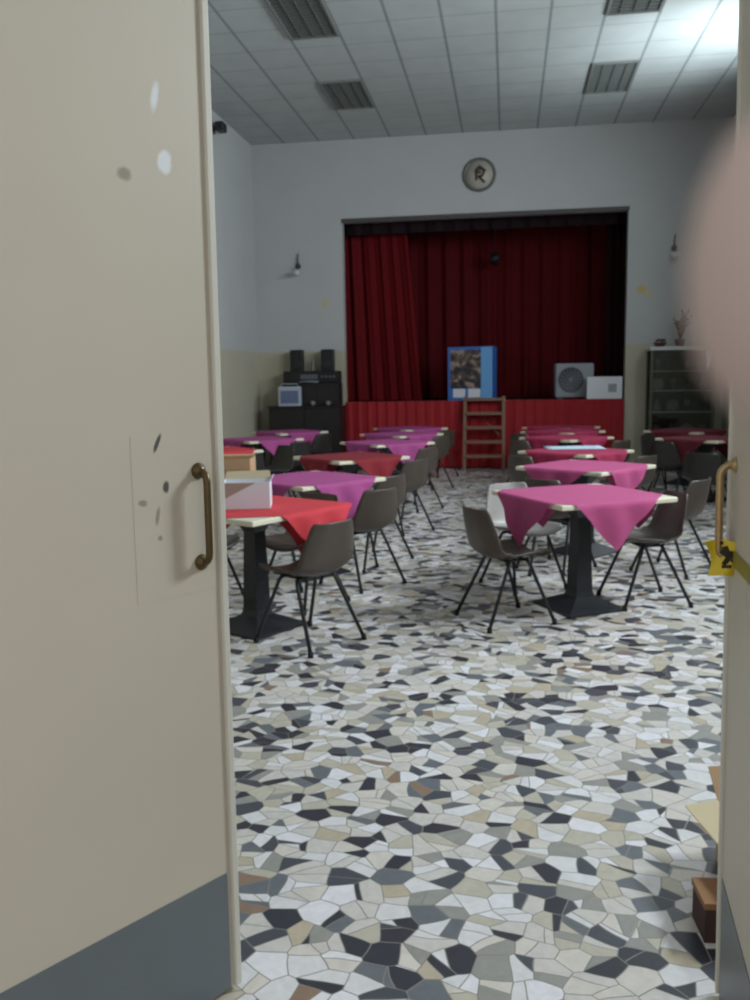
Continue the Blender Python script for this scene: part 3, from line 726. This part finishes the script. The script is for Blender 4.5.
MB().box(.06, .19, -.06, .14, -.03, .10, bev=.01).build('housing', MT['black'], sc_)
# ceiling light panels (unlit)
def fixture(ix, y0, lab):
    x0 = TX0 + TS*ix
    o = empty('ceiling_light', (x0+TS/2, y0+TS, ZC-.001), 0, lab, 'ceiling light', 'unlit ceiling light panels')
    w, h = TS/2-.004, TS-.004
    MB().box(-w, w, -h, -h+.035, -.022, 0).box(-w, w, h-.035, h, -.022, 0).box(-w, -w+.03, -h+.035, h-.035, -.022, 0).box(w-.03, w, -h+.035, h-.035, -.022, 0).build('frame', MT['grille_f'], o)
    MB().box(-w+.03, w-.03, -h+.035, h-.035, -.004, 0).build('backing', MT['grille'], o)
    lo = MB()
    for k in range(14):
        y = -h+.08+k*(2*h-.16)/13; lo.box(-w+.03, w-.03, y-.004, y+.004, -.02, -.005)
    for k in range(1, 4): lo.box(-w+k*w/2-.004, -w+k*w/2+.004, -h+.035, h-.035, -.019, -.005)
    lo.build('louvre', MT['grille'], o)
fixture(-4, 12.3, 'dark unlit ceiling panel left of centre, smaller and nearer the back wall')
fixture(2, 12.3, 'dark unlit ceiling panel right of centre, nearer the back wall')
fixture(-4, 9.54, 'dark unlit ceiling panel at upper left, largest in the photo')
fixture(2, 9.54, 'dark unlit ceiling panel at the top edge, right of centre')

# ------------------------------------------------------------------ cardboard by the right door
carton('cardboard_box', .885, 2.56, 0.0, R(12), .36, .42, .20, MT['card'], 'open cardboard box on the floor behind the right door, flap folded out', flaps=[('l', R(-4), .11, MT['card_l']), ('b', R(35), .12, MT['card']), ('r', R(60), .12, MT['card'])])
sm = empty('small_carton', (.625, 2.36, 0), R(4), 'low dark red brown carton with orange lid beside the right door', 'box')
MB().box(-.09, .09, -.06, .06, 0, .10).build('carton_body', MT['card_d'], sm)
MB().box(-.094, .094, -.064, .064, .10, .118).build('lid', MT['card_o'], sm)

# ------------------------------------------------------------------ camera
F = 866.0; VP = (508.0, 379.0); ROLL = .016; CH = 1.54
hy = VP[1] + 133*ROLL
a = Vector((0, (500-hy)/F, 1)); b_ = Vector(((VP[0]-375)/F, (500-VP[1])/F, 1))
Zc = Vector((a.y*b_.z-a.z*b_.y, a.z*b_.x-a.x*b_.z, a.x*b_.y-a.y*b_.x)).normalized()
if Zc.y < 0: Zc = -Zc
Yc = b_.normalized()
Xc = Vector((Zc.y*Yc.z-Zc.z*Yc.y, Zc.z*Yc.x-Zc.x*Yc.z, Zc.x*Yc.y-Zc.y*Yc.x))
# rows of Xc,Yc,Zc give world axes in camera (right, up, forward) coordinates
right = Vector((Xc.x, Yc.x, Zc.x)); up = Vector((Xc.y, Yc.y, Zc.y)); fwd = Vector((Xc.z, Yc.z, Zc.z))
cd = bpy.data.cameras.new('camera'); cam = bpy.data.objects.new('camera', cd); COL.objects.link(cam)
cd.sensor_fit = 'VERTICAL'; cd.sensor_height = 24.0; cd.sensor_width = 18.0; cd.lens = 24.0*F/1000
cd.clip_start = .005; cd.clip_end = 100
cam.matrix_world = Matrix(((right.x, up.x, -fwd.x, 0), (right.y, up.y, -fwd.y, 0), (right.z, up.z, -fwd.z, CH), (0, 0, 0, 1)))
cd.dof.use_dof = True; cd.dof.focus_distance = .70; cd.dof.aperture_fstop = cd.lens/2.0
SC.camera = cam
def cw(x, y, z): return Vector((0, 0, CH)) + right*x + up*y + fwd*z     # camera-side placement of the photographer's hand

# ------------------------------------------------------------------ photographer's right hand
def hand():
    J = []; E_ = []; RAD = []
    def j(p, r, par=None):
        J.append(cw(*p)); RAD.append(r)
        if par is not None: E_.append((par, len(J)-1))
        return len(J)-1
    # units are metres in the viewer's frame: x right, y up, z forward
    wrist = j((.185, -.085, .035), .024)
    arm1 = j((.235, -.135, .03), .027, wrist); arm2 = j((.30, -.21, .02), .032, arm1)
    palm = j((.150, -.045, .040), .026, wrist)
    # each finger: knuckle, two joints, tip
    k = j((.112, .003, .042), .0115, palm); k = j((.078, .0105, .0425), .0098, k); k = j((.046, .0118, .041), .0096, k); k = j((.027, .0108, .0393), .0098, k); k = j((.0137, .0106, .039), .0094, k)
    k = j((.108, -.018, .046), .0115, palm); k = j((.074, -.022, .052), .0098, k); k = j((.055, -.034, .044), .009, k); k = j((.048, -.027, .030), .0078, k)
    k = j((.112, -.040, .046), .011, palm); k = j((.080, -.047, .052), .0094, k); k = j((.062, -.051, .044), .0086, k); k = j((.057, -.052, .031), .0075, k)
    k = j((.122, -.062, .043), .010, palm); k = j((.096, -.072, .048), .0082, k); k = j((.080, -.077, .041), .0075, k); k = j((.075, -.078, .031), .0066, k)
    k = j((.150, -.030, .018), .0135, palm); k = j((.125, .000, .004), .0115, k); k = j((.105, .022, -.002), .010, k); k = j((.092, .036, .000), .0085, k)
    me = bpy.data.meshes.new('hand'); me.from_pydata(J, E_, []); me.update()
    o = bpy.data.objects.new('hand', me); COL.objects.link(o)
    sk = o.modifiers.new('skin', 'SKIN')
    lay = me.skin_vertices[0] if me.skin_vertices else None
    for i, r in enumerate(RAD):
        lay.data[i].radius = (r, r); lay.data[i].use_root = (i == 0)
    sk.use_smooth_shade = True
    ss = o.modifiers.new('sub', 'SUBSURF'); ss.levels = 2; ss.render_levels = 2
    me.materials.append(MT['skin'])
    tag(o, 'blurred fingertip of the photographer reaching in at the right edge', 'hand')
    return o
try:
    H = hand()
except Exception as e:
    print('hand failed', e)

# ------------------------------------------------------------------ light
w = bpy.data.worlds.new('world'); SC.world = w; w.use_nodes = True
w.node_tree.nodes['Background'].inputs[0].default_value = (1.0, .98, .98, 1); w.node_tree.nodes['Background'].inputs[1].default_value = .70
def area(name, loc, target, sx, sy, power, col):
    l = bpy.data.lights.new(name, 'AREA'); l.shape = 'RECTANGLE'; l.size = sx; l.size_y = sy; l.energy = power; l.color = col
    o = bpy.data.objects.new(name, l); COL.objects.link(o); o.location = loc
    o.rotation_euler = (Vector(target)-Vector(loc)).to_track_quat('-Z', 'Y').to_euler(); return o
for i, (a_, b2_) in enumerate(WIN):
    area('window_light', (XR+.35, (a_+b2_)/2, 4.05), (XR-3, (a_+b2_)/2, 3.3), (1.0, 1.6, 1.6)[i], (1.0, 1.6, 1.6)[i], (380, 320, 200)[i], (.93, .94, 1.0))
sp = bpy.data.lights.new('ceiling_patch_spot', 'SPOT'); so = bpy.data.objects.new('ceiling_patch_spot', sp); COL.objects.link(so)  # added spot inside the right wall, shaped to make the bright ceiling patch
so.location = (XR-.15, 10.9, 4.1); sp.energy = 360; sp.color = (.80, .92, 1.0); sp.spot_size = R(82); sp.spot_blend = 1; sp.shadow_soft_size = .2
so.rotation_euler = (Vector((2.45, 11.7, ZC))-so.location).to_track_quat('-Z', 'Y').to_euler()

SC.view_settings.view_transform = 'Standard'; SC.view_settings.look = 'None'; SC.view_settings.exposure = 0; SC.view_settings.gamma = 1
SC.cycles.use_denoising = True
SC.cycles.max_bounces = 8; SC.cycles.diffuse_bounces = 5; SC.cycles.transparent_max_bounces = 12
SC.cycles.caustics_reflective = False; SC.cycles.caustics_refractive = False; SC.cycles.sample_clamp_indirect = 4
